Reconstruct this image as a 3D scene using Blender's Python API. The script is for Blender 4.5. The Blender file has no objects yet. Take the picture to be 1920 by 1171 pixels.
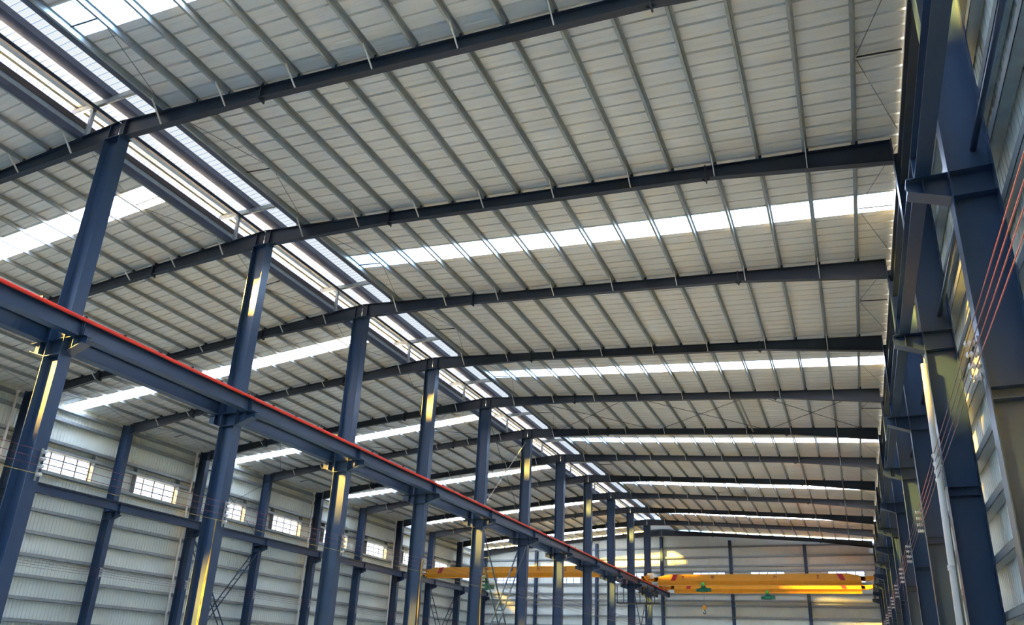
import bpy, math, random
from mathutils import Vector, Matrix
random.seed(7)
SC = bpy.context.scene
COL = SC.collection
# ------------------------------------------------------------------ layout (metres)
Y0, BAY = 14.075, 7.5
def FY(n): return Y0 + BAY * n
RIDGE = -21.94
def ztop(x): return 18.98 - 0.0815 * abs(x - RIDGE)      # top of the rafters
CL, CR = -22.32, -21.56          # flange faces of the centre columns
RI, RO = 2.40, 3.14              # right wall columns
LI, LO = -46.50, -47.26          # left wall columns
WL, WR, WE = -47.72, 3.42, 96.98 # sheeting planes
YS, YE = -10.0, 96.9
N = 11                           # frame at the far gable
CB = 10.60                       # top of the crane brackets
ORD = ['first', 'second', 'third', 'fourth', 'fifth', 'sixth', 'seventh', 'eighth', 'ninth', 'tenth', 'eleventh', 'twelfth', 'thirteenth',
       'fourteenth', 'fifteenth', 'sixteenth', 'seventeenth']

# ------------------------------------------------------------------ materials
def mat(name, color, rough=0.5, metal=0.0, spec=0.5, var=0.0, scale=3.0, rvar=0.0):
    m = bpy.data.materials.new(name); m.use_nodes = True
    nt = m.node_tree; b = nt.nodes['Principled BSDF']
    b.inputs['Base Color'].default_value = (*color, 1)
    b.inputs['Roughness'].default_value = rough
    b.inputs['Metallic'].default_value = metal
    b.inputs['Specular IOR Level'].default_value = spec
    if var or rvar:
        tc = nt.nodes.new('ShaderNodeTexCoord'); nz = nt.nodes.new('ShaderNodeTexNoise')
        nz.inputs['Scale'].default_value = scale; nz.inputs['Detail'].default_value = 4
        nt.links.new(tc.outputs['Object'], nz.inputs['Vector'])
        if var:
            cr = nt.nodes.new('ShaderNodeMapRange')
            cr.inputs['From Min'].default_value = .3; cr.inputs['From Max'].default_value = .7
            cr.inputs['To Min'].default_value = 1 - var; cr.inputs['To Max'].default_value = 1 + var
            mx = nt.nodes.new('ShaderNodeVectorMath'); mx.operation = 'SCALE'
            mx.inputs[0].default_value = color
            nt.links.new(nz.outputs['Fac'], cr.inputs['Value']); nt.links.new(cr.outputs[0], mx.inputs['Scale'])
            nt.links.new(mx.outputs[0], b.inputs['Base Color'])
        if rvar:
            rr = nt.nodes.new('ShaderNodeMapRange')
            rr.inputs['From Min'].default_value = .3; rr.inputs['From Max'].default_value = .7
            rr.inputs['To Min'].default_value = rough - rvar; rr.inputs['To Max'].default_value = rough + rvar
            nt.links.new(nz.outputs['Fac'], rr.inputs['Value']); nt.links.new(rr.outputs[0], b.inputs['Roughness'])
    return m
def sheet_mat(name, trans, transl, tint, gloss=0.06):
    m = bpy.data.materials.new(name); m.use_nodes = True
    nt = m.node_tree; nt.nodes.clear()
    out = nt.nodes.new('ShaderNodeOutputMaterial')
    tr = nt.nodes.new('ShaderNodeBsdfTransparent'); tr.inputs[0].default_value = (*[c * trans for c in tint], 1)
    tl = nt.nodes.new('ShaderNodeBsdfTranslucent'); tl.inputs[0].default_value = (*[c * transl for c in tint], 1)
    ad = nt.nodes.new('ShaderNodeAddShader')
    nt.links.new(tr.outputs[0], ad.inputs[0]); nt.links.new(tl.outputs[0], ad.inputs[1])
    gl = nt.nodes.new('ShaderNodeBsdfGlossy'); gl.inputs['Roughness'].default_value = .25
    mx = nt.nodes.new('ShaderNodeMixShader'); mx.inputs[0].default_value = gloss
    nt.links.new(ad.outputs[0], mx.inputs[1]); nt.links.new(gl.outputs[0], mx.inputs[2])
    nt.links.new(mx.outputs[0], out.inputs[0])
    return m
M = dict(
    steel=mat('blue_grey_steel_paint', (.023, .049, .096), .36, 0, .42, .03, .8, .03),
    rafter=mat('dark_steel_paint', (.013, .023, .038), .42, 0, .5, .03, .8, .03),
    galv=mat('galvanised_steel', (.30, .34, .345), .42, .55, .5, .12, 4.0, .08),
    brace=mat('pale_galvanised_angle', (.62, .62, .57), .5, .1, .5),
    roof=mat('roof_sheet_underside', (.71, .69, .62), .40, .0, .5, .05, .35, .06),
    wall=mat('wall_sheet_paint', (.70, .76, .70), .42, 0, .5, .05, .6, .05),
    sky=sheet_mat('clear_ribbed_sheet', .50, .18, (1.0, 1.0, 1.0)),
    vent=sheet_mat('milky_ribbed_sheet', .0, .022, (.72, .90, 1.0), .03),
    fascia=sheet_mat('hanging_milky_sheet', .0, .07, (.22, .32, .80), .05),
    glass=sheet_mat('window_glass', .062, .02, (.95, .98, 1.0), .05),
    floor=mat('concrete', (.33, .385, .39), .8, 0, .3, .10, .5),
    yellow=mat('crane_yellow_paint', (.80, .33, .012), .38, 0, .5, .04, 2.0),
    red=mat('red_conductor_cover', (.72, .035, .018), .45),
    stripe=mat('red_stripe_paint', (.50, .015, .02), .5),
    mark=mat('dark_red_lettering', (.16, .015, .012), .6),
    green=mat('hoist_green_paint', (.008, .16, .085), .4),
    greenlight=mat('hoist_light_green_paint', (.10, .42, .06), .4),
    cream=mat('pale_cabinet_paint', (.62, .58, .46), .5),
    pvc=mat('white_pvc', (.72, .68, .60), .4),
    wire=mat('red_brown_wire', (.15, .045, .07), .5),
    yellowwire=mat('dull_yellow_wire', (.42, .30, .08), .6),
    cable=mat('yellow_cable', (.74, .42, .03), .5),
    ceramic=mat('grey_insulator', (.62, .60, .56), .25),
    dark=mat('black_rubber', (.015, .015, .018), .5),
    frontwall=mat('darkened_grey_cladding', (.22, .24, .26), .6),  # unseen front wall, coloured dark so the columns reflect less light from it
    kerb=mat('brown_kerb_flashing', (.060, .048, .040), .5),
    ventsteel=mat('backlit_vent_steel', (.06, .075, .11), .75, .0, .5, .1, 3.0),  # backlit look of the ridge members put into a darker steel colour
    frame=mat('window_frame_metal', (.22, .25, .34), .5, .2),
)

# ------------------------------------------------------------------ mesh helper
class MB:
    def __init__(s): s.v = []; s.f = []
    def poly(s, pts):
        i = len(s.v); s.v += [tuple(p) for p in pts]; s.f.append(list(range(i, i + len(pts)))); return s
    def prism(s, pts, vec):
        n = len(pts); i = len(s.v); vec = Vector(vec)
        s.v += [tuple(p) for p in pts] + [tuple(Vector(p) + vec) for p in pts]
        s.f.append(list(range(i, i + n))); s.f.append(list(range(i + 2 * n - 1, i + n - 1, -1)))
        for k in range(n):
            a, b = i + k, i + (k + 1) % n
            s.f.append([b, a, a + n, b + n])
        return s
    def box(s, x0, x1, y0, y1, z0, z1):
        return s.prism([(x0, y0, z0), (x0, y0, z1), (x1, y0, z1), (x1, y0, z0)], (0, y1 - y0, 0))
    def bar(s, p, q, w, h, up=(0, 0, 1)):
        p, q = Vector(p), Vector(q); d = (q - p).normalized(); u = Vector(up)
        a = d.cross(u)
        if a.length < 1e-4: a = d.cross(Vector((1, 0, 0)))
        a.normalize(); b = a.cross(d).normalized()
        pts = [p + a * (w / 2 * i) + b * (h / 2 * j) for i, j in ((-1, -1), (1, -1), (1, 1), (-1, 1))]
        return s.prism(pts, q - p)
    def tube(s, p, q, r, n=8, r2=None):
        p, q = Vector(p), Vector(q); d = (q - p).normalized(); r2 = r if r2 is None else r2
        a = d.cross(Vector((0, 0, 1)))
        if a.length < 1e-3: a = d.cross(Vector((1, 0, 0)))
        a.normalize(); b = d.cross(a)
        i = len(s.v)
        for c, rr in ((p, r), (q, r2)):
            for k in range(n):
                t = 2 * math.pi * k / n
                s.v.append(tuple(c + a * (math.cos(t) * rr) + b * (math.sin(t) * rr)))
        for k in range(n):
            s.f.append([i + k, i + (k + 1) % n, i + n + (k + 1) % n, i + n + k])
        s.f.append(list(range(i + n - 1, i - 1, -1))); s.f.append(list(range(i + n, i + 2 * n)))
        return s
    def path(s, pts, r, n=6):
        pts = [Vector(p) for p in pts]; i = len(s.v)
        for j, p in enumerate(pts):
            d = (pts[min(j + 1, len(pts) - 1)] - pts[max(j - 1, 0)]).normalized()
            a = d.cross(Vector((0, 0, 1)))
            if a.length < 1e-3: a = d.cross(Vector((1, 0, 0)))
            a.normalize(); b = d.cross(a)
            for k in range(n):
                t = 2 * math.pi * k / n
                s.v.append(tuple(p + a * (math.cos(t) * r) + b * (math.sin(t) * r)))
        for j in range(len(pts) - 1):
            for k in range(n):
                o = i + j * n
                s.f.append([o + k, o + (k + 1) % n, o + n + (k + 1) % n, o + n + k])
        return s
    def lathe(s, c, prof, axis='z', n=12):
        i = len(s.v); c = Vector(c)
        for r, h in prof:
            for k in range(n):
                t = 2 * math.pi * k / n
                u, v = math.cos(t) * r, math.sin(t) * r
                p = {'z': (u, v, h), 'x': (h, u, v), 'y': (u, h, v)}[axis]
                s.v.append(tuple(c + Vector(p)))
        for j in range(len(prof) - 1):
            for k in range(n):
                o = i + j * n
                s.f.append([o + k, o + (k + 1) % n, o + n + (k + 1) % n, o + n + k])
        s.f.append(list(range(i + n - 1, i - 1, -1)))
        o = i + (len(prof) - 1) * n; s.f.append(list(range(o, o + n)))
        return s
    def strip(s, prof, vec):
        """open profile swept along vec (single skin)"""
        i = len(s.v); n = len(prof); vec = Vector(vec)
        s.v += [tuple(p) for p in prof] + [tuple(Vector(p) + vec) for p in prof]
        for k in range(n - 1): s.f.append([i + k, i + k + 1, i + n + k + 1, i + n + k])
        return s
    def build(s, name, m, parent=None, smooth=False):
        me = bpy.data.meshes.new(name); me.from_pydata(s.v, [], s.f); me.update()
        me.materials.append(m)
        o = bpy.data.objects.new(name, me); COL.objects.link(o)
        if smooth:
            for p in me.polygons: p.use_smooth = True
        if parent:
            o.parent = parent
            if not s.__dict__.get('local'): o.matrix_parent_inverse = parent_inv(parent)
        return o
def world(o):
    m = o.matrix_basis.copy()
    return world(o.parent) @ o.matrix_parent_inverse @ m if o.parent else m
def parent_inv(p): return world(p).inverted()
def tag(o, label=None, cat=None, group=None, kind=None):
    if label: o['label'] = label
    if cat: o['category'] = cat
    if group: o['group'] = group
    if kind: o['kind'] = kind
    return o
def thing(name, loc, label, cat, group=None):
    o = bpy.data.objects.new(name, None); COL.objects.link(o); o.location = loc; o.empty_display_size = .3
    return tag(o, label, cat, group, 'thing')
def struct(o): return tag(o, kind='structure')
def top(o, label, cat, group=None): return tag(o, label, cat, group, 'thing')

# ------------------------------------------------------------------ camera (4:3 photograph with its lower strip cropped away)
Rm = ((0.91602851537447, 0.3989123004547867, 0.04196111970281761),
      (-0.10451127149664644, 0.3383628334928672, -0.9351940907888917),
      (-0.3872585094623467, 0.8522790445987615, 0.3516408352094847))
cam = bpy.data.cameras.new('camera'); co = bpy.data.objects.new('camera', cam); COL.objects.link(co)
cam.sensor_fit = 'HORIZONTAL'; cam.sensor_width = 36; cam.lens = 1415.82 / 1920 * 36
cam.shift_x = 0; cam.shift_y = (720 - 585.5) / 1920; cam.clip_end = 600
rx, ry, rz = Vector(Rm[0]), -Vector(Rm[1]), -Vector(Rm[2])
m4 = Matrix((rx, ry, rz)).transposed().to_4x4(); m4.translation = Vector((0, 0, 1.6))
co.matrix_world = m4; SC.camera = co

# ------------------------------------------------------------------ building shell
struct(MB().box(WL - .3, WR + .3, YS - 2, WE + .5, -.2, 0).build('floor', M['floor']))
struct(MB().box(-400, 400, -300, 500, -.5, -.22).build('ground', M['floor']))

XR0, XR1 = -19.90, 2.72
XL0, XL1 = -23.98, -47.80
def skylit(n, side): return (n % 2 == 1) if side == 'near' else (n % 2 == 0)
def sky_y(n): return FY(n) + .413 * BAY, FY(n) + .563 * BAY
PITCH = .5
def roof_prof(x, y0, y1):
    """ribbed section along y at x; ribs stand up every half metre"""
    pts = []; z = ztop(x) + .217
    y = y0; pts.append((x, y0, z))
    k0 = math.ceil((y0 - FY(0)) / PITCH - 1e-6)
    k = k0
    while FY(0) + k * PITCH < y1 - .04:
        c = FY(0) + k * PITCH
        if c - .05 > y0:
            w = .045 if k % 2 else .032
            h = .07 if k % 2 else .05
            pts += [(x, c - w, z), (x, c - w * .55, z + h), (x, c + w * .55, z + h), (x, c + w, z)]
            # shallow stiffening swage half way between two ribs
            if c + .28 < y1:
                pts += [(x, c + .19, z), (x, c + .21, z + .008), (x, c + .27, z + .008), (x, c + .29, z)]
        k += 1
    pts.append((x, y1, z)); return pts
def loft(mb, a, b):
    i = len(mb.v); n = len(a); mb.v += a + b
    for k in range(n - 1): mb.f.append([i + k, i + k + 1, i + n + k + 1, i + n + k])
ceil = MB()
for side, xa, xb in (('near', XR0, XR1), ('far', XL0, XL1)):
    cuts = [YS]
    for n in range(-3, 11):
        if skylit(n, side):
            a, b = sky_y(n)
            if a > YS: cuts += [a, b]
    cuts.append(YE)
    for a, b in zip(cuts[0::2], cuts[1::2]): loft(ceil, roof_prof(xa, a, b), roof_prof(xb, a, b))
struct(ceil.build('ceiling', M['roof']))
for n in range(-1, 11):
    for side, xa, xb in (('near', XR0, XR1), ('far', XL0, XL1)):
        if not skylit(n, side): continue
        a, b = sky_y(n)
        mb = MB(); loft(mb, roof_prof(xa, a, b), roof_prof(xb, a, b))
        o = mb.build('roof_skylight', M['sky'])
        wh = 'before the first roof frame' if n == -1 else f'between the {ORD[n]} and {ORD[n+1]} roof frames'
        top(o, f'clear ribbed skylight strip in the {side} aisle roof {wh}', 'skylight', f'{side} aisle skylights')

# wall sheeting: vertical ribs, windows left open
def wall_x(name, x, sgn, wins, z0, z1, ya, yb, pitch=.25):
    """wall in the y-z plane; wins: list of (y0, y1); window band wz0..wz1"""
    mb = MB()
    def prof(y0, y1, z):
        pts = [(x, y0, z)]
        k = math.ceil(y0 / pitch)
        while k * pitch < y1 - .03:
            c = k * pitch
            if c - .03 > y0: pts += [(x, c - .022, z), (x + sgn * .028, c - .012, z), (x + sgn * .028, c + .012, z), (x, c + .022, z)]
            k += 1
        pts.append((x, y1, z)); return pts
    def panel(y0, y1, a, b): loft(mb, prof(y0, y1, a), prof(y0, y1, b))
    panel(ya, yb, z0, WZ0); panel(ya, yb, WZ1, z1)
    y = ya
    for a, b in wins: panel(y, a, WZ0, WZ1); y = b
    panel(y, yb, WZ0, WZ1)
    return struct(mb.build(name, M['wall']))
WZ0, WZ1 = 12.40, 13.72
winL = [(FY(n) + 1.9, FY(n) + 5.8) for n in range(-2, 11)]
wall_x('wall_left', WL, -1, winL, 0, ztop(WL) + .34, YS, YE)
wall_x('wall_right', WR, 1, winL, 0, ztop(WR) + .3, YS, YE)
winE = [(-45.0, -41.1), (-36.8, -32.9), (-28.3, -24.4), (-18.2, -14.3), (-11.3, -7.4), (-2.65, 1.25)]
def wall_y():
    mb = MB(); pitch = .25
    def prof(x0, x1, zf):
        pts = [(x0, WE, zf(x0))]; k = math.ceil(x0 / pitch)
        while k * pitch < x1 - .03:
            c = k * pitch
            if c - .03 > x0: pts += [(c - .022, WE, zf(c)), (c - .012, WE + .028, zf(c)), (c + .012, WE + .028, zf(c)), (c + .022, WE, zf(c))]
            k += 1
        pts.append((x1, WE, zf(x1))); return pts
    def panel(x0, x1, fa, fb): loft(mb, prof(x0, x1, fa), prof(x0, x1, fb))
    cst = lambda z: (lambda x: z)
    panel(WL, WR, cst(0), cst(WZ0))
    panel(WL, RIDGE, cst(WZ1), lambda x: ztop(x) + .25); panel(RIDGE, WR, cst(WZ1), lambda x: ztop(x) + .25)
    # gable of the ridge ventilator
    mb.poly([(-24.8, WE, 19.0), (RIDGE, WE, 19.0), (RIDGE, WE, 20.7), (-24.8, WE, 20.5)])
    mb.poly([(RIDGE, WE, 19.0), (-19.08, WE, 19.0), (-19.08, WE, 20.5), (RIDGE, WE, 20.7)])
    x = WL
    for a, b in winE: panel(x, a, cst(WZ0), cst(WZ1)); x = b
    panel(x, WR, cst(WZ0), cst(WZ1))
    return struct(mb.build('wall_back', M['wall']))
wall_y()
fm = MB(); fm.poly([(WL, YS, 0), (WR, YS, 0), (WR, YS, ztop(WR) + .2), (RIDGE, YS, ztop(RIDGE) + .25), (WL, YS, ztop(WL) + .2)])
fm.poly([(-24.8, YS, 19.0), (-19.08, YS, 19.0), (-19.08, YS, 20.5), (RIDGE, YS, 20.7), (-24.8, YS, 20.5)])
struct(fm.build('wall_front', M['frontwall']))

# windows: frame, muntins and glass
WIN = [0]
def window(axis, c, a, b):
    WIN[0] += 1
    def P(u, d, z): return (c + d, u, z) if axis == 'x' else (u, c + d, z)
    def bx(mb, u0, u1, d0, d1, z0, z1):
        p, q = P(u0, d0, z0), P(u1, d1, z1)
        mb.box(min(p[0], q[0]), max(p[0], q[0]), min(p[1], q[1]), max(p[1], q[1]), z0, z1)
    f = MB(); t = .05
    bx(f, a, b, -.05, .05, WZ0, WZ0 + t); bx(f, a, b, -.05, .05, WZ1 - t, WZ1)
    bx(f, a, a + t, -.05, .05, WZ0 + t, WZ1 - t); bx(f, b - t, b, -.05, .05, WZ0 + t, WZ1 - t)
    o = struct(f.build(f'window_{WIN[0]}', M['frame']))
    g = MB()
    for k in (1, 2, 3): u = a + (b - a) * k / 4; bx(g, u - .04, u + .04, -.02, .02, WZ0 + t, WZ1 - t)
    for k in (1, 2): z = WZ0 + (WZ1 - WZ0) * k / 3; bx(g, a + t, b - t, -.015, .015, z - .032, z + .032)
    g.build('muntin_grille', M['frame'], o)
    p = MB(); p.poly([P(a + t, 0, WZ0 + t), P(b - t, 0, WZ0 + t), P(b - t, 0, WZ1 - t), P(a + t, 0, WZ1 - t)]); p.build('pane', M['glass'], o)
for a, b in winL[2:]: window('x', WL, a, b)
for a, b in winL[1:]: window('x', WR, a, b)
for a, b in winE: window('y', WE, a, b)

# ------------------------------------------------------------------ purlins
def zsec(x, z, s, h=.2, f=.07, t=.012):
    """Z section in the x-z plane"""
    return [(x - t / 2, z + t), (x - t / 2, z + h - t), (x - t / 2, z + h), (x + s * f, z + h), (x + s * f, z + h - t), (x + t / 2, z + h - t), (x + t / 2, z), (x - s * f, z), (x - s * f, z + t)] if s > 0 else \
           [(2 * x - a, b) for a, b in zsec(x, z, 1, h, f, t)]
PR = [-19.72 + 1.41 * k for k in range(16)]
PL = [-24.11 - 1.41 * k for k in range(16)]
for side, xs in (('near', PR), ('far', PL)):
    for k, x in enumerate(xs):
        sg = 1 if side == 'near' else -1
        pts = [(a, YS, b) for a, b in zsec(x, ztop(x) + .002, sg, .2, .075)]
        mb = MB().prism(pts, (0, YE - YS, 0))
        o = mb.build('roof_purlin', M['galv'])
        if k == 0:   # the second member that edges the ridge opening
            ed = MB().box(min(x - sg * .09, x - sg * .30), max(x - sg * .09, x - sg * .30), YS, YE, ztop(x), ztop(x) + .02)
            ed.box(min(x - sg * .28, x - sg * .30), max(x - sg * .28, x - sg * .30), YS, YE, ztop(x) + .02, ztop(x) + .20)
            ed.build('edge_channel', M['ventsteel'], o)
        lab = (f'galvanised roof purlin edging the ridge opening on the {side} aisle side' if k == 0 else
               f'galvanised purlin under the {side} aisle roof, last before the eave' if k == 15 else
               f'galvanised purlin under the {side} aisle roof, {ORD[k]} from the ridge opening')
        top(o, lab, 'purlin', f'{side} aisle roof purlins')

# ------------------------------------------------------------------ rafters
def depth(u):
    """rafter depth at distance u from the ridge (half span 24.34)"""
    if u < 6.45: return .70 + (.43 - .70) * max(0, u - .4) / 6.05
    if u < 18.85: return .43
    return .43 + (.77 - .43) * (u - 18.85) / (24.34 - 18.85)
def rafter(n, side):
    sg = 1 if side == 'near' else -1
    yc = FY(n)
    X = lambda u: RIDGE + sg * u
    zt = lambda u: ztop(X(u)); zb = lambda u: zt(u) - depth(u)
    us = [.02, .4, 6.45, 18.85, 24.335 - (0 if side == 'near' else -.2)]
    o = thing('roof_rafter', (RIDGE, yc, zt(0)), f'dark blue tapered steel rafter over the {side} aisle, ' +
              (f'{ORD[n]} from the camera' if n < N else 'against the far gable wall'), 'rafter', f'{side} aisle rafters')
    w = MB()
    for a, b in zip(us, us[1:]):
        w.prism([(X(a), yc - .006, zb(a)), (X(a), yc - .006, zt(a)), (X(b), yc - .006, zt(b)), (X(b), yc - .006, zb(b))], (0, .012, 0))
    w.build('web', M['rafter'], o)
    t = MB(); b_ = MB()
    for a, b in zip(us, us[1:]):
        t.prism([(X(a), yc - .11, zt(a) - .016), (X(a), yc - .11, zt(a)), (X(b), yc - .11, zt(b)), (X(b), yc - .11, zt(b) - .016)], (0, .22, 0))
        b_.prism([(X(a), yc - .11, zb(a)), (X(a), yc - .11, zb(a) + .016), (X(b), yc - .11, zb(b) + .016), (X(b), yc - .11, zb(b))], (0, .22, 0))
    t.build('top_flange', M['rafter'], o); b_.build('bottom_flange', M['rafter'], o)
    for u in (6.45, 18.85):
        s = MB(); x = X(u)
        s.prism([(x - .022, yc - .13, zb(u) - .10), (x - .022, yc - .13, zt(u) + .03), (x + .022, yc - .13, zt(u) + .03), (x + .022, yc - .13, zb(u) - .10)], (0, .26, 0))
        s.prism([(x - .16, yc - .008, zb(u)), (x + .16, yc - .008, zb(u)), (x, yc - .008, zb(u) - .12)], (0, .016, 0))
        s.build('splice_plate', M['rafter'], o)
    xk = CR - .01 if sg > 0 else CL + .01
    s = MB()
    for y0, y1 in ((yc - .108, yc - .007), (yc + .007, yc + .108)): s.box(xk - .01, xk + .01, y0, y1, zb(abs(xk - RIDGE)) + .017, zt(abs(xk - RIDGE)) - .017)
    s.build('knee_stiffener', M['rafter'], o)
    c = MB()
    for x in (PR if side == 'near' else PL)[1:]:
        c.box(x - sg * .01 - .006, x - sg * .01 + .006, yc - .07, yc + .07, ztop(x), ztop(x) + .17)
        c.box(x - .09, x + .09, yc - .10, yc - .088, ztop(x) - .0, ztop(x) + .11)
    tag(c.build('purlin_cleat', M['rafter'], o), kind='stuff')
    if n < N:
        for k, x in enumerate((PR if side == 'near' else PL)):
            if k % 2 == 0:
                MB().bar((x, yc - .10, zt(abs(x - RIDGE)) - depth(abs(x - RIDGE)) + .02), (x, yc - .66, ztop(x) + .05), .055, .03, (1, 0, 0)).build('fly_brace', M['brace'], o)
    return o
for n in range(0, N + 1):
    rafter(n, 'near'); rafter(n, 'far')

# ------------------------------------------------------------------ columns
def zcap(x0): return ztop(x0) - depth(.4)
def h_column(o, xa, xb, yc, z1, hw=.2, za=None):
    za = za or z1
    MB().box(xa + .02, xb - .02, yc - .006, yc + .006, 0.02, z1).build('web', M['steel'], o)
    MB().box(xa, xa + .02, yc - hw, yc + hw, 0.02, za).build('flange', M['steel'], o)
    MB().box(xb - .02, xb, yc - hw, yc + hw, 0.02, z1).build('flange', M['steel'], o)
    MB().box(xa - .1, xb + .1, yc - hw - .08, yc + hw + .08, 0, .025).build('base_plate', M['steel'], o)
def stiff(o, xa, xb, yc, zs, hw=.2):
    for z in zs:
        s = MB()
        s.box(xa + .02, xb - .02, yc - hw + .01, yc - .006, z - .008, z + .008)
        s.box(xa + .02, xb - .02, yc + .006, yc + hw - .01, z - .008, z + .008)
        s.build('stiffener', M['steel'], o)
def corbel(o, xf, sg, yc, tip, xg, hw=.17):
    """bracket leaving flange face xf in direction sg, reach tip; xg = girder line"""
    xt = xf + sg * tip
    c = MB()
    c.prism([(xf, yc - .008, CB - .53), (xf, yc - .008, CB - .016), (xt, yc - .008, CB - .016), (xt, yc - .008, CB - .26)], (0, .016, 0))
    c.box(min(xf, xt), max(xf, xt), yc - hw, yc + hw, CB - .016, CB)
    dz = .27 / tip
    c.prism([(xf, yc - hw, CB - .545), (xf, yc - hw, CB - .53), (xt, yc - hw, CB - .26), (xt, yc - hw, CB - .275)], (0, 2 * hw, 0))
    ob = c.build('corbel', M['steel'], o)
    s = MB(); zz = CB - .53 + dz * abs(xg - xf)
    s.box(xg - .007, xg + .007, yc - hw + .01, yc - .008, zz, CB - .016); s.box(xg - .007, xg + .007, yc + .008, yc + hw - .01, zz, CB - .016)
    s.build('stiffener', M['steel'], ob)
XG_R, XG_L = 1.985, -46.085            # wall girders
XG_CR, XG_CL = -21.18, -22.70          # centre girders
note = {1: 'carrying a yellow cable', 3: 'yellow cable at its edge'}
for n in range(0, N):
    yc = FY(n); o = thing('steel_column', ((CL + CR) / 2, yc, 0),
        f'dark blue column on the centre line, {ORD[n]} from the camera' + (', ' + note[n] if n in note else ''), 'column', 'centre line columns')
    z1 = ztop(RIDGE + .5) - depth(.4) - .026
    h_column(o, CL, CR, yc, z1)
    cp = MB().box(CL - .1, CR + .1, yc - .21, yc + .21, z1, z1 + .02)
    cp.build('cap_plate', M['steel'], o)
    stiff(o, CL, CR, yc, (CB - .008, CB - .538))
    corbel(o, CR, 1, yc, .80, XG_CR); corbel(o, CL, -1, yc, .80, XG_CL)
for n in range(-1, N + 1):
    yc = FY(n); o = thing('steel_column', ((RI + RO) / 2, yc, 0),
        (f'dark blue column behind the red trolley wires, {ORD[n]} from the camera' if n >= 0 else 'dark blue near aisle wall column beside the camera'), 'column', 'near aisle wall columns')
    h_column(o, RI, RO, yc, 16.53, .2, ztop(RI) - .01)
    stiff(o, RI, RO, yc, (CB - .008, CB - .538, 6.10, 6.32, ztop(RI) - .77))
    corbel(o, RI, -1, yc, .70, XG_R)
for n in range(2, N + 1):
    yc = FY(n); o = thing('steel_column', ((LI + LO) / 2, yc, 0),
        f'dark blue column on the far aisle wall, {ORD[n - 2]} from the camera', 'column', 'far aisle wall columns')
    h_column(o, LO, LI, yc, ztop(LO) - .02)
    stiff(o, LO, LI, yc, (CB - .008, CB - .538, ztop(LI) - .77))
    corbel(o, LI, 1, yc, .70, XG_L)
XE = [-39.13, -30.6, -22.02, -13.53, -4.95]
for k, x in enumerate(XE):
    yc = FY(N) + .16
    o = thing('gable_post', (x, yc, 0), f'dark steel post against the far gable wall, {ORD[k]} from the far aisle', 'post', 'gable posts')
    zt_ = ztop(x) - .80
    h = .18
    w = MB().box(x - .006, x + .006, yc - .19, yc + .19, 0.02, zt_); w.build('web', M['steel'], o)
    MB().box(x - h, x + h, yc - .2, yc - .185, 0.02, zt_).build('flange', M['steel'], o)
    MB().box(x - h, x + h, yc + .185, yc + .2, 0.02, zt_).build('flange', M['steel'], o)
    MB().box(x - .25, x + .25, yc - .25, yc + .2, 0, .025).build('base_plate', M['steel'], o)

# ------------------------------------------------------------------ crane runway girders
def girder(x, n, label, group, hw=.18, h=.56, t=.016):
    ya, yb = FY(n) + .006, FY(n + 1) - .006
    if n == N - 1: yb = FY(N) - .3
    o = thing('crane_runway_girder', (x, ya, CB), label, 'crane beam', group)
    MB().box(x - .006, x + .006, ya, yb, CB + t, CB + h - t).build('web', M['steel'], o)
    MB().box(x - hw, x + hw, ya, yb, CB + h - t, CB + h).build('top_flange', M['steel'], o)
    MB().box(x - hw, x + hw, ya, yb, CB, CB + t).build('bottom_flange', M['steel'], o)
    r = MB(); z = CB + h
    r.prism([(x - .055, ya, z), (x - .055, ya, z + .012), (x - .012, ya, z + .025), (x - .012, ya, z + .07), (x - .032, ya, z + .08), (x - .032, ya, z + .105),
             (x + .032, ya, z + .105), (x + .032, ya, z + .08), (x + .012, ya, z + .07), (x + .012, ya, z + .025), (x + .055, ya, z + .012), (x + .055, ya, z)], (0, yb - ya, 0))
    r.build('rail', M['rafter'], o)
    for y in (ya + .02, yb - .02):
        for p, q in ((x - hw + .01, x - .006), (x + .006, x + hw - .01)):
            MB().box(p, q, y - .006, y + .006, CB + t, CB + h - t).build('end_stiffener', M['steel'], o)
for n in range(-1, N):
    wh = 'before the first' if n < 0 else f'from the {ORD[n]} column onward'
    girder(XG_CR, n, f'crane beam under the red conductor on the centre columns, {wh}', 'centre crane beams, near aisle side')
    girder(XG_CL, n, f'crane beam behind the centre columns, far aisle side, {wh}', 'centre crane beams, far aisle side')
    girder(XG_R, n, f'crane beam on the near aisle wall columns, {wh}', 'near aisle wall crane beams', .135)
for n in range(2, N):
    girder(XG_L, n, f'crane beam on the far aisle wall columns, from the {ORD[n-2]} column onward', 'far aisle wall crane beams')

# red conductor line on the centre girder
o = thing('conductor_rail', (-20.99, 10, 11.14), 'bright red conductor cover running along the centre crane beam', 'conductor rail')
MB().path([(-20.985, y, 11.155) for y in (4.0, 40.0, 70.0, 96.0)], .062, 10).build('cover', M['red'], o, True)
for k in range(60):
    y = 8.2 + k * 1.45
    MB().box(-21.03, -20.93, y - .03, y + .03, 11.20, 11.255).build('clip', M['dark'], o)

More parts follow.
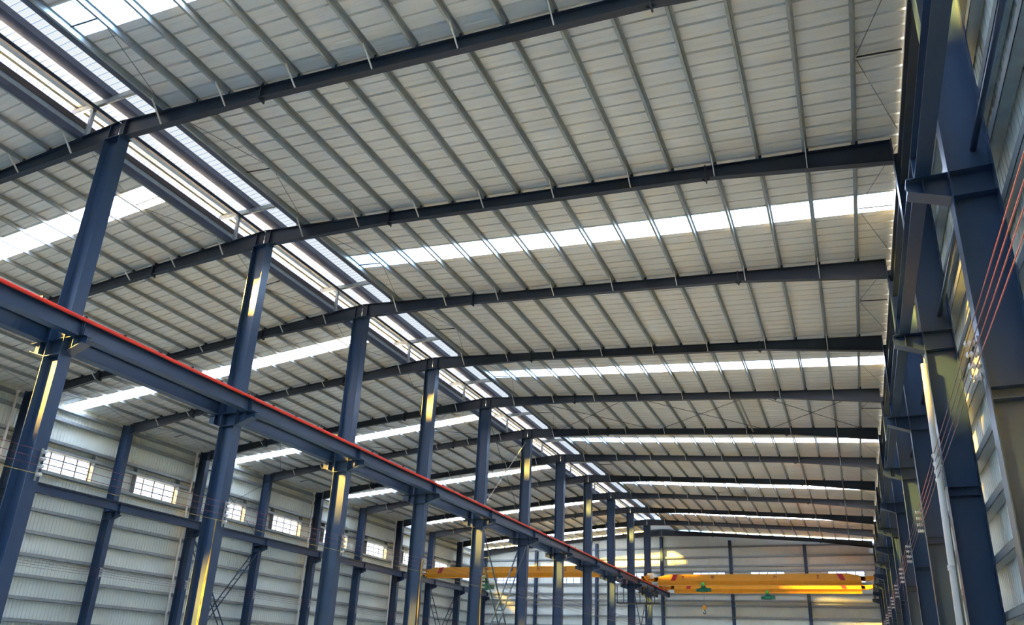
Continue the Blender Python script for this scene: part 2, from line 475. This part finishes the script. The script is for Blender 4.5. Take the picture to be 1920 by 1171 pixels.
# ------------------------------------------------------------------ eave members
for n in range(-1, N):
    x, ya, yb = 2.56, FY(n) + .22, FY(n + 1) - .22
    wh = 'before the first column' if n < 0 else f'after the {ORD[n]} column'
    o = MB().box(x - .01, x + .01, ya, yb, 15.3, 15.94).box(x - .1, x + .1, ya, yb, 15.94, 15.955).box(x - .1, x + .1, ya, yb, 15.285, 15.3).build('eave_beam', M['rafter'])
    top(o, f'dark steel eave beam between near aisle column heads, {wh}', 'beam', 'eave beams')
gm = MB()
for y0, y1 in ((FY(-1), FY(N)),):
    gm.prism([(2.645, y0, 16.55), (2.645, y0, 17.17), (2.66, y0, 17.17), (2.66, y0, 16.565), (3.38, y0, 16.565), (3.38, y0, 17.1), (3.395, y0, 17.1), (3.395, y0, 16.55)], (0, y1 - y0, 0))
top(gm.build('eave_gutter', M['galv']), 'galvanised box gutter along the near aisle eave', 'gutter')

# tie tubes between the near wall columns
for n in range(-1, 6):
    mb = MB().tube((2.9, FY(n) + .02, 11.08), (2.9, FY(n + 1) - .02, 11.08), .06, 10)
    wh = 'before the first column' if n < 0 else f'after the {ORD[n]} column'
    top(mb.build('tie_tube', M['steel'], None, True), f'thin steel tube tying the near aisle wall columns, {wh}', 'tie tube', 'wall tie tubes')

# ------------------------------------------------------------------ wall girts
ZL_ = [2.05, 3.1, 4.42, 5.74, 7.0, 8.4, 9.8, 11.1, 12.25, 13.78, 14.33, 15.85, 16.62]
ZR_ = [1.9, 3.2, 4.5, 5.75, 7.05, 8.4, 9.8, 11.15, 12.25, 13.78, 14.9, 16.2]
def girt(side, x, dx, z, k, tot):
    mb = MB(); s = 1 if dx > 0 else -1
    xa, xb = x, x + dx
    mb.box(min(xa, xa + s * .012), max(xa, xa + s * .012), FY(-1), YE, z - .1, z + .1)           # web
    mb.box(min(xa, xb), max(xa, xb), FY(-1), YE, z - .1, z - .088); mb.box(min(xa, xb), max(xa, xb), FY(-1), YE, z + .088, z + .1)
    o = mb.build('wall_girt', M['galv'])
    top(o, f'galvanised girt along the {side} aisle wall, {ORD[tot - 1 - k]} below the eave', 'girt', f'{side} aisle wall girts')
for k, z in enumerate(ZL_): girt('far', LO - .01, WL - LO + .05, z, k, len(ZL_))
for k, z in enumerate(ZR_): girt('near', RO + .01, WR - RO - .05, z, k, len(ZR_))
ZE_ = [1.9, 3.2, 4.6, 5.9, 7.1, 8.35, 9.7, 10.3, 11.1, 12.3, 13.8, 14.4, 15.52, 16.75]
for k, z in enumerate(ZE_):
    xh = RIDGE + (18.9 - z) / .0815
    x0, x1 = max(LO, 2 * RIDGE - xh + .3), min(RO, xh - .3)
    mb = MB().box(x0, x1, WE - .20, WE - .188, z - .1, z + .1).box(x0, x1, WE - .2, WE - .03, z - .1, z - .088).box(x0, x1, WE - .2, WE - .03, z + .088, z + .1)
    top(mb.build('gable_girt', M['galv']), f'galvanised girt across the far gable wall, {ORD[len(ZE_) - 1 - k]} from the top', 'girt', 'gable girts')
# short window posts between girts, one pair per window on the far aisle wall
for n in range(2, N):
    for j, y in enumerate((FY(n) + 1.86, FY(n) + 5.84)):
        mb = MB().box(LO - .02, WL + .04, y - .035, y + .035, 12.35, 14.23)
        top(mb.build('window_jamb', M['galv']), f'slim steel jamb post {"before" if j == 0 else "after"} the {ORD[n-2]} window of the far aisle wall', 'jamb', 'window jamb posts')

# ------------------------------------------------------------------ ridge ventilator
rv = thing('ridge_ventilator', (RIDGE, YS, 19.0), 'raised ridge ventilator with milky translucent roof above the centre columns', 'ridge ventilator')
def vent_prof(x, z):
    pts = [(x, YS, z)]; k = 0; p = .25
    while YS + .1 + k * p < YE - .1:
        c = YS + .1 + k * p; pts += [(x, c - .03, z), (x, c - .015, z + .012), (x, c + .015, z + .012), (x, c + .03, z)]; k += 1
    pts.append((x, YE, z)); return pts
zr = lambda x: 20.78 - .035 * abs(x - RIDGE)
for sg in (1, -1):
    mb = MB(); loft(mb, vent_prof(RIDGE, zr(RIDGE)), vent_prof(RIDGE + sg * 3.0, zr(RIDGE + 3.0))); mb.build('roof_sheet', M['vent'], rv)
    mb = MB(); x = RIDGE + sg * 2.95
    loft(mb, [(x + sg * (c[2] - 20), c[1], 20.665) for c in vent_prof(0, 20)], [(x + sg * (c[2] - 20) + sg * .1, c[1], 19.6) for c in vent_prof(0, 20)])
    mb.build('hanging_sheet', M['fascia'], rv)
    # edge channel of the raised roof
    x = RIDGE + sg * 2.55
    mb = MB().box(x - .11, x + .11, YS, YE, 20.44, 20.46).box(x - .115, x - .105, YS, YE, 20.44, 20.64).box(x + .105, x + .115, YS, YE, 20.44, 20.64).box(x + sg * .25 - .05, x + sg * .25 + .05, YS, YE, 20.40, 20.58)
    mb.build('edge_channel', M['galv'], rv)
    x = RIDGE + sg * 1.12
    mb = MB().box(x - .24, x + .24, YS, YE, 20.44, 20.455)
    mb.box(x - .245, x - .235, YS, YE, 20.44, 20.70).box(x + .235, x + .245, YS, YE, 20.44, 20.70)
    mb.build('purlin', M['ventsteel'], rv)
    x = RIDGE + sg * 1.62
    MB().box(x - .06, x + .06, YS, YE, 20.02, 20.17).build('post_tie', M['rafter'], rv)
    # kerb upstand beside the opening
    x = RIDGE + sg * 2.16
    kb = MB().box(min(x, x + sg * .02), max(x, x + sg * .02), YS, YE, ztop(x) + .24, 19.60).build('kerb', M['galv'], rv)
    MB().box(min(x - sg * .03, x + sg * .24), max(x - sg * .03, x + sg * .24), YS, YE, 19.60, 19.66).box(min(x - sg * .03, x - sg * .015), max(x - sg * .03, x - sg * .015), YS, YE, 19.42, 19.60).build('kerb_cap', M['kerb'], kb)
for n in range(0, N):
    yc = FY(n)
    o = thing('vent_support', (RIDGE, yc, 18.8), f'grey bracket on posts under the ridge ventilator, above the {ORD[n]} centre column', 'vent support', 'ridge vent supports')
    b = MB().box(RIDGE - 2.95, RIDGE + 2.95, yc - .045, yc + .045, 20.17, 20.185).box(RIDGE - 2.95, RIDGE + 2.95, yc - .045, yc - .037, 20.17, 20.395).box(RIDGE - 2.95, RIDGE + 2.95, yc - .045, yc + .045, 20.38, 20.395)
    b.build('cross_channel', M['galv'], o)
    for sg in (1, -1):
        x = RIDGE + sg * 1.76
        MB().box(x - .06, x + .06, yc - .06, yc + .06, ztop(x) + .002, 20.165).build('post', M['galv'], o)
        g = MB().prism([(x + sg * .062, yc - .006, 20.168), (x + sg * .062, yc - .006, 19.9), (x + sg * .34, yc - .006, 20.168)], (0, .012, 0))
        g.build('gusset', M['galv'], o)

# ------------------------------------------------------------------ sag rods at mid bay beside ridge and eave, roof bracing
for n in range(-1, N):
    ym = FY(n) + BAY / 2
    for side, xs in (('near', PR), ('far', PL)):
        sg = 1 if side == 'near' else -1
        for where, xa, xb, xc in (('ridge', xs[0], xs[1], xs[1]), ('eave', xs[15], xs[15] + sg * 1.25, xs[15])):
            if n < 0 and side == 'far': continue
            wh = 'before the first frame' if n < 0 else f'after the {ORD[n]} frame'
            o = thing('sag_strut', (xa, ym, ztop(xa)), f'short dark purlin strut with thin diagonal rods, {side} aisle {where} {wh}', 'purlin strut', f'purlin struts by the {side} aisle {where}')
            z = lambda x: ztop(x) + .10
            MB().tube((xa + sg * .09, ym, z(xa)), (xb - sg * .09, ym, z(xb)), .024, 6).build('strut', M['dark'], o)
            xo = xa if where == 'ridge' else xb
            xi = xb if where == 'ridge' else xa
            d_ = .09 if xo > xi else -.09
            for s in (1, -1): MB().tube((xi + d_, ym + s * .1, z(xi)), (xo - d_, ym + s * 3.3, z(xo)), .009, 5).build('diagonal_rod', M['rafter'], o)
for side, sg in (('near', 1), ('far', -1)):
    for k, (u0, u1) in enumerate(((2.6, 10.1), (10.1, 17.6), (17.6, 23.6))):
        for j, (ua, ub) in enumerate(((u0, u1), (u1, u0))):
            a = (RIDGE + sg * ua, FY(4) + .1, ztop(RIDGE + ua) - .10 - .05 * j); b = (RIDGE + sg * ub, FY(5) - .1, ztop(RIDGE + ub) - .10 - .05 * j)
            o = MB().tube(a, b, .016, 6).build('bracing_rod', M['rafter'])
            pos = ['by the ridge', 'midway down the slope', 'by the eave'][k]
            top(o, f'thin roof rod after the fifth frame, {side} aisle {pos}, {"falling" if j == 0 else "rising"} away', 'bracing rod', 'roof bracing rods')
    x = -5.2 if sg > 0 else 2 * RIDGE + 5.2
    o = MB().tube((x, FY(4) + .12, ztop(x) - .28), (x, FY(5) - .12, ztop(x) - .28), .055, 8).build('bracing_tube', M['galv'], None, True)
    top(o, f'round steel bracing tube below the {side} aisle purlins after the fifth frame', 'bracing tube')
for nm, x, za, zb_, w in (('centre columns', -21.94, 11.3, 17.9, 'centre'), ('far aisle wall columns', -46.88, 11.3, 16.0, 'far')):
    for j, (p, q) in enumerate((((x, FY(4) + .22, za), (x, FY(5) - .22, zb_)), ((x + .05, FY(4) + .22, zb_), (x + .05, FY(5) - .22, za)))):
        o = MB().tube(p, q, .017, 6).build('bracing_rod', M['brace' if w == 'centre' and j == 0 else 'rafter'])
        top(o, f'thin {"rising" if j == 0 else "falling"} bracing rod above the crane beam between {"fifth and sixth" if w == "centre" else "third and fourth"} {nm}', 'bracing rod', f'bracing rods of the {nm}')

# laced cross braces below the crane beams
def laced(o, p, q, half, dx):
    p, q = Vector(p), Vector(q); off = Vector((half, 0, 0)); sh = Vector((dx, 0, 0))
    for s in (1, -1): MB().bar(p + off * s + sh, q + off * s + sh, .07, .07, (1, 0, 0)).build('chord', M['steel'], o)
    k = int((q - p).length / .95)
    for i in range(1, k):
        c = p.lerp(q, i / k) + sh
        MB().bar(c - off, c + off, .05, .05).build('rung', M['steel'], o)
for nm, x in (('centre', -21.94), ('far aisle wall', -46.88), ('near aisle wall', 2.77)):
    for n in ((4, 9) if nm != 'near aisle wall' else (4,)):
        o = thing('cross_brace', (x, FY(n) + BAY / 2, 5.2), f'ladder-like laced cross brace between {ORD[n - 2 * (nm[:3] == "far")]} and {ORD[n + 1 - 2 * (nm[:3] == "far")]} {nm} columns', 'cross brace', 'laced cross braces')
        laced(o, (x, FY(n) + .25, 9.9), (x, FY(n + 1) - .25, .5), .27, -.03)
        laced(o, (x, FY(n) + .25, .5), (x, FY(n + 1) - .25, 9.9), .27, .05)

# ------------------------------------------------------------------ drain pipes and cables
for n in (2, 4, 6, 8):
    y = FY(n) - .78; x = -47.0
    o = thing('drain_pipe', (x, y, 0), f'white plastic downpipe by the {ORD[n-2]} far aisle wall column', 'drain pipe', 'white downpipes')
    MB().tube((x, y, 0), (x, y, 16.55), .075, 12).build('pipe', M['pvc'], o, True)
    MB().lathe((x, y, 16.5), [(.08, 0), (.13, .12), (.14, .22)], 'z', 12).build('hopper', M['pvc'], o, True)
    for z in (3, 6.3, 9.6, 13):
        MB().lathe((x, y, z), [(.09, 0), (.09, .08)], 'z', 12).build('coupling', M['pvc'], o)
y, x = FY(1) - .34, 2.27
o = thing('drain_pipe', (x, y, 0), 'thick white plastic downpipe in front of the second near aisle wall column', 'drain pipe')
MB().path([(x - .09, y, 0), (x - .09, y, 3.0), (x, y, 8.1), (x + .03, y, 9.6)], .075, 14).build('pipe', M['pvc'], o, True)
MB().lathe((x - .08, y, 4.25), [(.085, 0), (.085, .12)], 'z', 14).build('coupling', M['pvc'], o)
o = MB().path([(-21.65 - .014 * (6.7 - z) + .012 * math.sin(z * 3), FY(1) - .06, z) for z in [6.8 - .4 * i for i in range(17)]], .03, 6)
for d in (.05, .09): o.path([(-21.66 - d - .02 * (6.7 - z) * .6 + .02 * math.sin(z * 2 + d * 40), FY(1) - .05, z) for z in [6.4 - .4 * i for i in range(16)]], .016, 6)
top(o.build('hanging_cable', M['cable'], None, True), 'bundle of yellow cable hanging down the second centre column', 'cable')
for n, x in ((3, -21.50), (4, -21.47)):
    o = MB().path([(x + .02 * math.sin(z * 2), FY(n) - .12, z) for z in [7.0 - .5 * i for i in range(15)]], .03, 6)
    top(o.build('hanging_cable', M['cable'], None, True), f'yellow cable hanging down the edge of the {ORD[n]} centre column', 'cable')

# insulators and trolley wires
def insulator(mb, c, d):
    prof = [(.022, 0), (.022, .03), (.055, .04), (.055, .06), (.03, .07), (.03, .09), (.055, .10), (.055, .12), (.03, .13), (.03, .15), (.05, .16), (.05, .185), (.02, .2)]
    mb.lathe(c, [(r * 1.15, h * d) for r, h in prof], 'x', 10)
def rack(x, y, zs, d, label, group):
    o = thing('insulator_rack', (x, y, zs[0]), label, 'insulator rack', group)
    MB().box(min(x, x + d * .03), max(x, x + d * .03), y - .03, y + .03, min(zs) - .18, max(zs) + .12).build('mounting_bar', M['galv'], o)
    for z in zs:
        m = MB(); insulator(m, (x + d * .03, y, z), d); m.build('insulator', M['ceramic'], o, True)
def wires(x, y, zs, ns, label, group, dip=.05, r=.0085, y0=-2, m='wire'):
    for k, z in enumerate(zs):
        pts = []; ys = [y0] + [FY(n) + y for n in ns]
        for a, b in zip(ys, ys[1:]):
            for i in range(6):
                t = i / 6; pts.append((x, a + (b - a) * t, z - dip * 4 * t * (1 - t)))
        pts.append((x, ys[-1], z))
        o = MB().path(pts, r, 5).build('trolley_wire', M[m])
        top(o, label(k), 'wire', group)
HZ = ['top', 'second', 'third', 'bottom']
zs = [7.16, 6.95, 6.74, 6.53]
for n in range(0, N):
    rack(RI, FY(n) - .08, zs, -1, f'rack of four insulators on the {ORD[n]} near aisle wall column', 'near aisle wall insulators')
wires(RI - .2, -.08, zs, range(0, N), lambda k: f'dark red trolley wire along the near aisle wall, {HZ[k]} of four', 'near aisle wall trolley wires')
zs = [6.98, 6.76, 6.54, 6.30]
for n in range(0, N):
    rack(CR, FY(n) + .06, zs, 1, f'rack of four insulators on the {ORD[n]} centre column', 'centre column insulators')
wires(CR + .2, .06, zs[:3], range(0, N), lambda k: f'thin dark red wire along the centre columns, {HZ[k]} of three', 'centre column wires', .04, .009)
wires(CR + .2, .06, zs[3:], range(0, N), lambda k: 'thin yellow wire along the centre columns under the red wires', None, .05, .009, -2, 'yellowwire')
zs = [6.72, 6.56, 6.40, 6.24]
for n in range(2, N):
    rack(LI, FY(n), zs, 1, f'rack of four insulators on the {ORD[n-2]} far aisle wall column', 'far aisle wall insulators')
wires(LI + .2, 0, zs, range(1, N), lambda k: f'thin red wire along the far aisle wall, {HZ[k]} of four', 'far aisle wall wires', .05, .009, FY(0))

# ------------------------------------------------------------------ bridge cranes
RT = CB + .56 + .105       # rail top
GLYPH = [  # stroke pictures of the painted characters, unit square
    [((.1, .9), (.9, .9)), ((.2, .9), (.2, .45)), ((.8, .9), (.8, .45)), ((.2, .68), (.8, .68)), ((.5, .45), (.1, 0)), ((.5, .45), (.9, 0))],
    [((.1, .95), (.1, .05)), ((.1, .95), (.45, .95)), ((.45, .95), (.45, .05)), ((.1, .65), (.45, .65)), ((.1, .35), (.45, .35)), ((.55, .75), (.95, .75)), ((.75, 1), (.55, 0)), ((.92, .75), (.88, .05))],
    [((.3, .95), (.4, .8)), ((.1, .7), (.9, .7)), ((.45, .95), (.1, 0)), ((.9, .7), (.8, .02)), ((.5, .45), (.6, .3))],
    [((.5, 1), (.5, .85)), ((.15, .82), (.85, .82)), ((.3, .7), (.38, .2)), ((.7, .7), (.6, .2)), ((.05, .08), (.95, .08))],
]
def crane(xa, xb, yc, label, lower_x=(), chars=True, group=None):
    """single box girder bridge between the rails at xa and xb"""
    o = thing('bridge_crane', ((xa + xb) / 2, yc, RT), label, 'bridge crane', group)
    zt, zm, zb_ = 12.03, 11.34, 10.86
    s0, s1 = xa + .95, xb - .95      # full depth between
    hw = .36
    g = MB()
    g.prism([(s0 - .1, yc - hw, zm), (s0, yc - hw, zm + .35), (s0 + 1.5, yc - hw, zt), (s1 - 1.5, yc - hw, zt), (s1, yc - hw, zm + .35), (s1 + .1, yc - hw, zm)], (0, 2 * hw, 0))
    g.box(s0 - .1, s1 + .1, yc - hw - .05, yc + hw + .05, zm - .02, zm + .015)
    go = g.build('main_girder', M['yellow'], o)
    w = MB().prism([(s0 + .3, yc - hw, zm - .02), (s0 + .3, yc + hw, zm - .02), (s0 + .3, yc + .10, zb_ + .12), (s0 + .3, yc - .10, zb_ + .12)], (s1 - s0 - .6, 0, 0))
    w.box(s0 + .3, s1 - .3, yc - .2, yc + .2, zb_ + .02, zb_ + .12)
    w.build('lower_rail_beam', M['yellow'], o)
    for k, x in enumerate((xa, xb)):
        sg = 1 if k == 0 else -1
        e = MB().box(x - .17, x + .17, yc - 1.75, yc + 1.75, RT + .10, RT + .48)
        e.prism([(x - .17, yc - 1.75, RT + .10), (x - .17, yc - 2.05, RT + .22), (x - .17, yc - 2.05, RT + .40), (x - .17, yc - 1.75, RT + .48)], (.34, 0, 0))
        e.prism([(x - .17, yc + 1.75, RT + .10), (x - .17, yc + 2.05, RT + .22), (x - .17, yc + 2.05, RT + .40), (x - .17, yc + 1.75, RT + .48)], (.34, 0, 0))
        eo = e.build('end_carriage', M['yellow'], o)
        for y in (yc - 1.35, yc + 1.35):
            MB().lathe((x - .075, y, RT + .16), [(.19, 0), (.158, .035), (.158, .115), (.19, .15)], 'x', 16).build('wheel', M['dark'], eo, True)
        MB().box(x - .14, x + .14, yc - 2.16, yc - 2.05, RT + .24, RT + .38).build('buffer', M['dark'], eo)
        MB().prism([(x + sg * .17, yc - hw, RT + .2), (x + sg * .17, yc - hw, RT + .5), (x + sg * 1.3, yc - hw, zm + .4), (x + sg * 1.3, yc - hw, zm - .02), (x + sg * .6, yc - hw, zm - .02)], (0, 2 * hw, 0)).build('saddle', M['yellow'], o)
        # red slanted stripe near each end
        u = (s0 + 2.0) if k == 0 else (s1 - 2.0)
        MB().prism([(u - .25 + sg * 0, yc - hw - .012, zm + .02), (u - .25 + sg * .32, yc - hw - .012, zt - .01), (u + .25 + sg * .32, yc - hw - .012, zt - .01), (u + .25, yc - hw - .012, zm + .02)], (0, .01, 0)).build('warning_stripe', M['stripe'], o)
    # gearbox and cabinet on the first carriage
    MB().box(xa + .25, xa + .85, yc - .95, yc - .5, RT + .30, RT + .85).build('control_cabinet', M['cream'], o)
    MB().lathe((xa + .2, yc - 1.3, RT + .45), [(.13, 0), (.15, .05), (.15, .4), (.09, .45)], 'x', 14).build('travel_motor', M['yellow'], o, True)
    for i, x in enumerate(lower_x):
        c = MB(); s = .36
        for (a, b), (c1, d) in GLYPH[i % 4]:
            c.bar((x + a * s, yc - hw - .006, zm + .2 + b * s), (x + c1 * s, yc - hw - .006, zm + .2 + d * s), .045, .01, (0, 1, 0))
        c.build('painted_character', M['mark'], o)
    return zb_
zb_ = crane(XG_CR, XG_R, 85.6, 'yellow bridge crane spanning the near aisle, with painted characters and a green hoist', (-17.3, -14.1, -7.7, -3.5))
crane(XG_CR, XG_R, 93.9, 'second yellow bridge crane in the near aisle, close behind the lettered one', ())
crane(XG_L, XG_CL, 77.6, 'yellow bridge crane spanning the far aisle behind the centre columns', (-37.3, -34.3, -31.2, -28.1))

def hoist(x, y, z, label, hook=None, s=1.0, kind='a'):
    o = thing('electric_hoist', (x, y, z), label, 'hoist', None)
    MB().lathe((x - .42 * s, y, z - .55 * s), [(.10 * s, 0), (.24 * s, .03 * s), (.24 * s, .80 * s), (.10 * s, .84 * s)], 'x', 18).build('drum', M['green'], o, True)
    MB().lathe((x - .80 * s, y, z - .58 * s), [(.06 * s, 0), (.17 * s, .04 * s), (.17 * s, .40 * s)], 'x', 16).build('hoist_motor', M['green'], o, True)
    MB().box(x + .42 * s, x + .78 * s, y - .16 * s, y + .16 * s, z - .74 * s, z - .36 * s).build('gearbox', M['green'], o)
    MB().prism([(x - .22 * s, y - .275 * s, z - .36 * s), (x + .22 * s, y - .275 * s, z - .36 * s), (x + .14 * s, y - .275 * s, z + .07 * s), (x - .14 * s, y - .275 * s, z + .07 * s)], (0, .06 * s, 0)).build('trolley_plate', M['green'], o)
    MB().prism([(x - .22 * s, y + .215 * s, z - .36 * s), (x + .22 * s, y + .215 * s, z - .36 * s), (x + .14 * s, y + .215 * s, z + .07 * s), (x - .14 * s, y + .215 * s, z + .07 * s)], (0, .06 * s, 0)).build('trolley_plate', M['green'], o)
    MB().lathe((x, y - .57 * s, z + .0), [(.08 * s, 0), (.2 * s, .04 * s), (.2 * s, .22 * s), (.16 * s, .28 * s)], 'y', 16).build('trolley_motor', M['greenlight'], o, True)
    if hook:
        h = thing('lifting_hook', (x, y, hook), f'orange hook block hanging from the {label.split(",")[0]}', 'hook')
        r = MB()
        for d in (-.05, .05): r.tube((x + d, y, hook + .55), (x + d, y, z - .75 * s), .012, 5)
        r.build('hoist_rope', M['galv'], h)
        MB().prism([(x - .16, y - .1, hook + .12), (x - .19, y - .1, hook + .42), (x - .1, y - .1, hook + .58), (x + .1, y - .1, hook + .58), (x + .19, y - .1, hook + .42), (x + .16, y - .1, hook + .12)], (0, .2, 0)).build('pulley_block', M['yellow'], h)
        pts = [(x, y, hook + .14), (x, y, hook - .02)] + [(x + .13 * math.sin(t) - .0, y, hook - .16 + .14 * math.cos(t)) for t in [.3 + i * .45 for i in range(11)]]
        MB().path(pts, .04, 8).build('hook', M['dark'], h, True)
hoist(-15.0, 85.6, 10.98, 'green electric hoist under the lettered near aisle crane', 8.25, 1.0)
hoist(-9.2, 93.9, 10.98, 'green electric hoist under the second near aisle crane', None, 1.0)
hoist(-37.6, 77.6, 10.80, 'larger green electric hoist under the far aisle crane', None, 1.55)
x = -37.6

# ------------------------------------------------------------------ service platform hung below the centre girders
o = thing('service_platform', (-20.9, 80.5, 8.5), 'dark hanging service platform with railings below the centre crane beams', 'platform')
MB().box(-23.15, -18.55, 79.9, 81.1, 8.46, 8.58).build('deck', M['rafter'], o)
for x in (-23.05, -22.35, -20.6, -19.75, -19.05):
    MB().box(x - .035, x + .035, 79.95, 80.02, 8.58, 10.3).build('hanger', M['rafter'], o)
for z in (9.1, 9.6):
    MB().bar((-23.1, 79.93, z), (-18.9, 79.93, z), .045, .035).build('handrail', M['rafter'], o)

# ------------------------------------------------------------------ light
sun = bpy.data.lights.new('sun', 'SUN'); so = bpy.data.objects.new('sun', sun); COL.objects.link(so)
d = Vector((1.08, 1.0, -.785)).normalized()
so.rotation_euler = d.to_track_quat('-Z', 'Y').to_euler(); so.location = (-60, -60, 60)
sun.energy = 6.0; sun.color = (1.0, .56, .09); sun.angle = math.radians(6.0)
w = bpy.data.worlds.new('sky'); SC.world = w; w.use_nodes = True
nt = w.node_tree; bg = nt.nodes['Background']
tc = nt.nodes.new('ShaderNodeTexCoord'); sp = nt.nodes.new('ShaderNodeSeparateXYZ'); cr = nt.nodes.new('ShaderNodeValToRGB')
nt.links.new(tc.outputs['Generated'], sp.inputs[0]); nt.links.new(sp.outputs['Z'], cr.inputs[0]); nt.links.new(cr.outputs[0], bg.inputs['Color'])
cr.color_ramp.elements[0].position = 0.0; cr.color_ramp.elements[0].color = (.62, .78, 1.0, 1)
cr.color_ramp.elements[1].position = .6; cr.color_ramp.elements[1].color = (.36, .60, 1.0, 1)
bg.inputs['Strength'].default_value = 1.0

SC.view_settings.view_transform = 'Standard'; SC.view_settings.look = 'None'
SC.view_settings.gamma = 1; SC.view_settings.use_curve_mapping = False
SC.view_settings.exposure = 5.35
cy = SC.cycles
cy.use_denoising = True
cy.max_bounces = 8; cy.diffuse_bounces = 5; cy.glossy_bounces = 3; cy.transparent_max_bounces = 12
cy.sample_clamp_indirect = 8
cy.caustics_reflective = False; cy.caustics_refractive = False
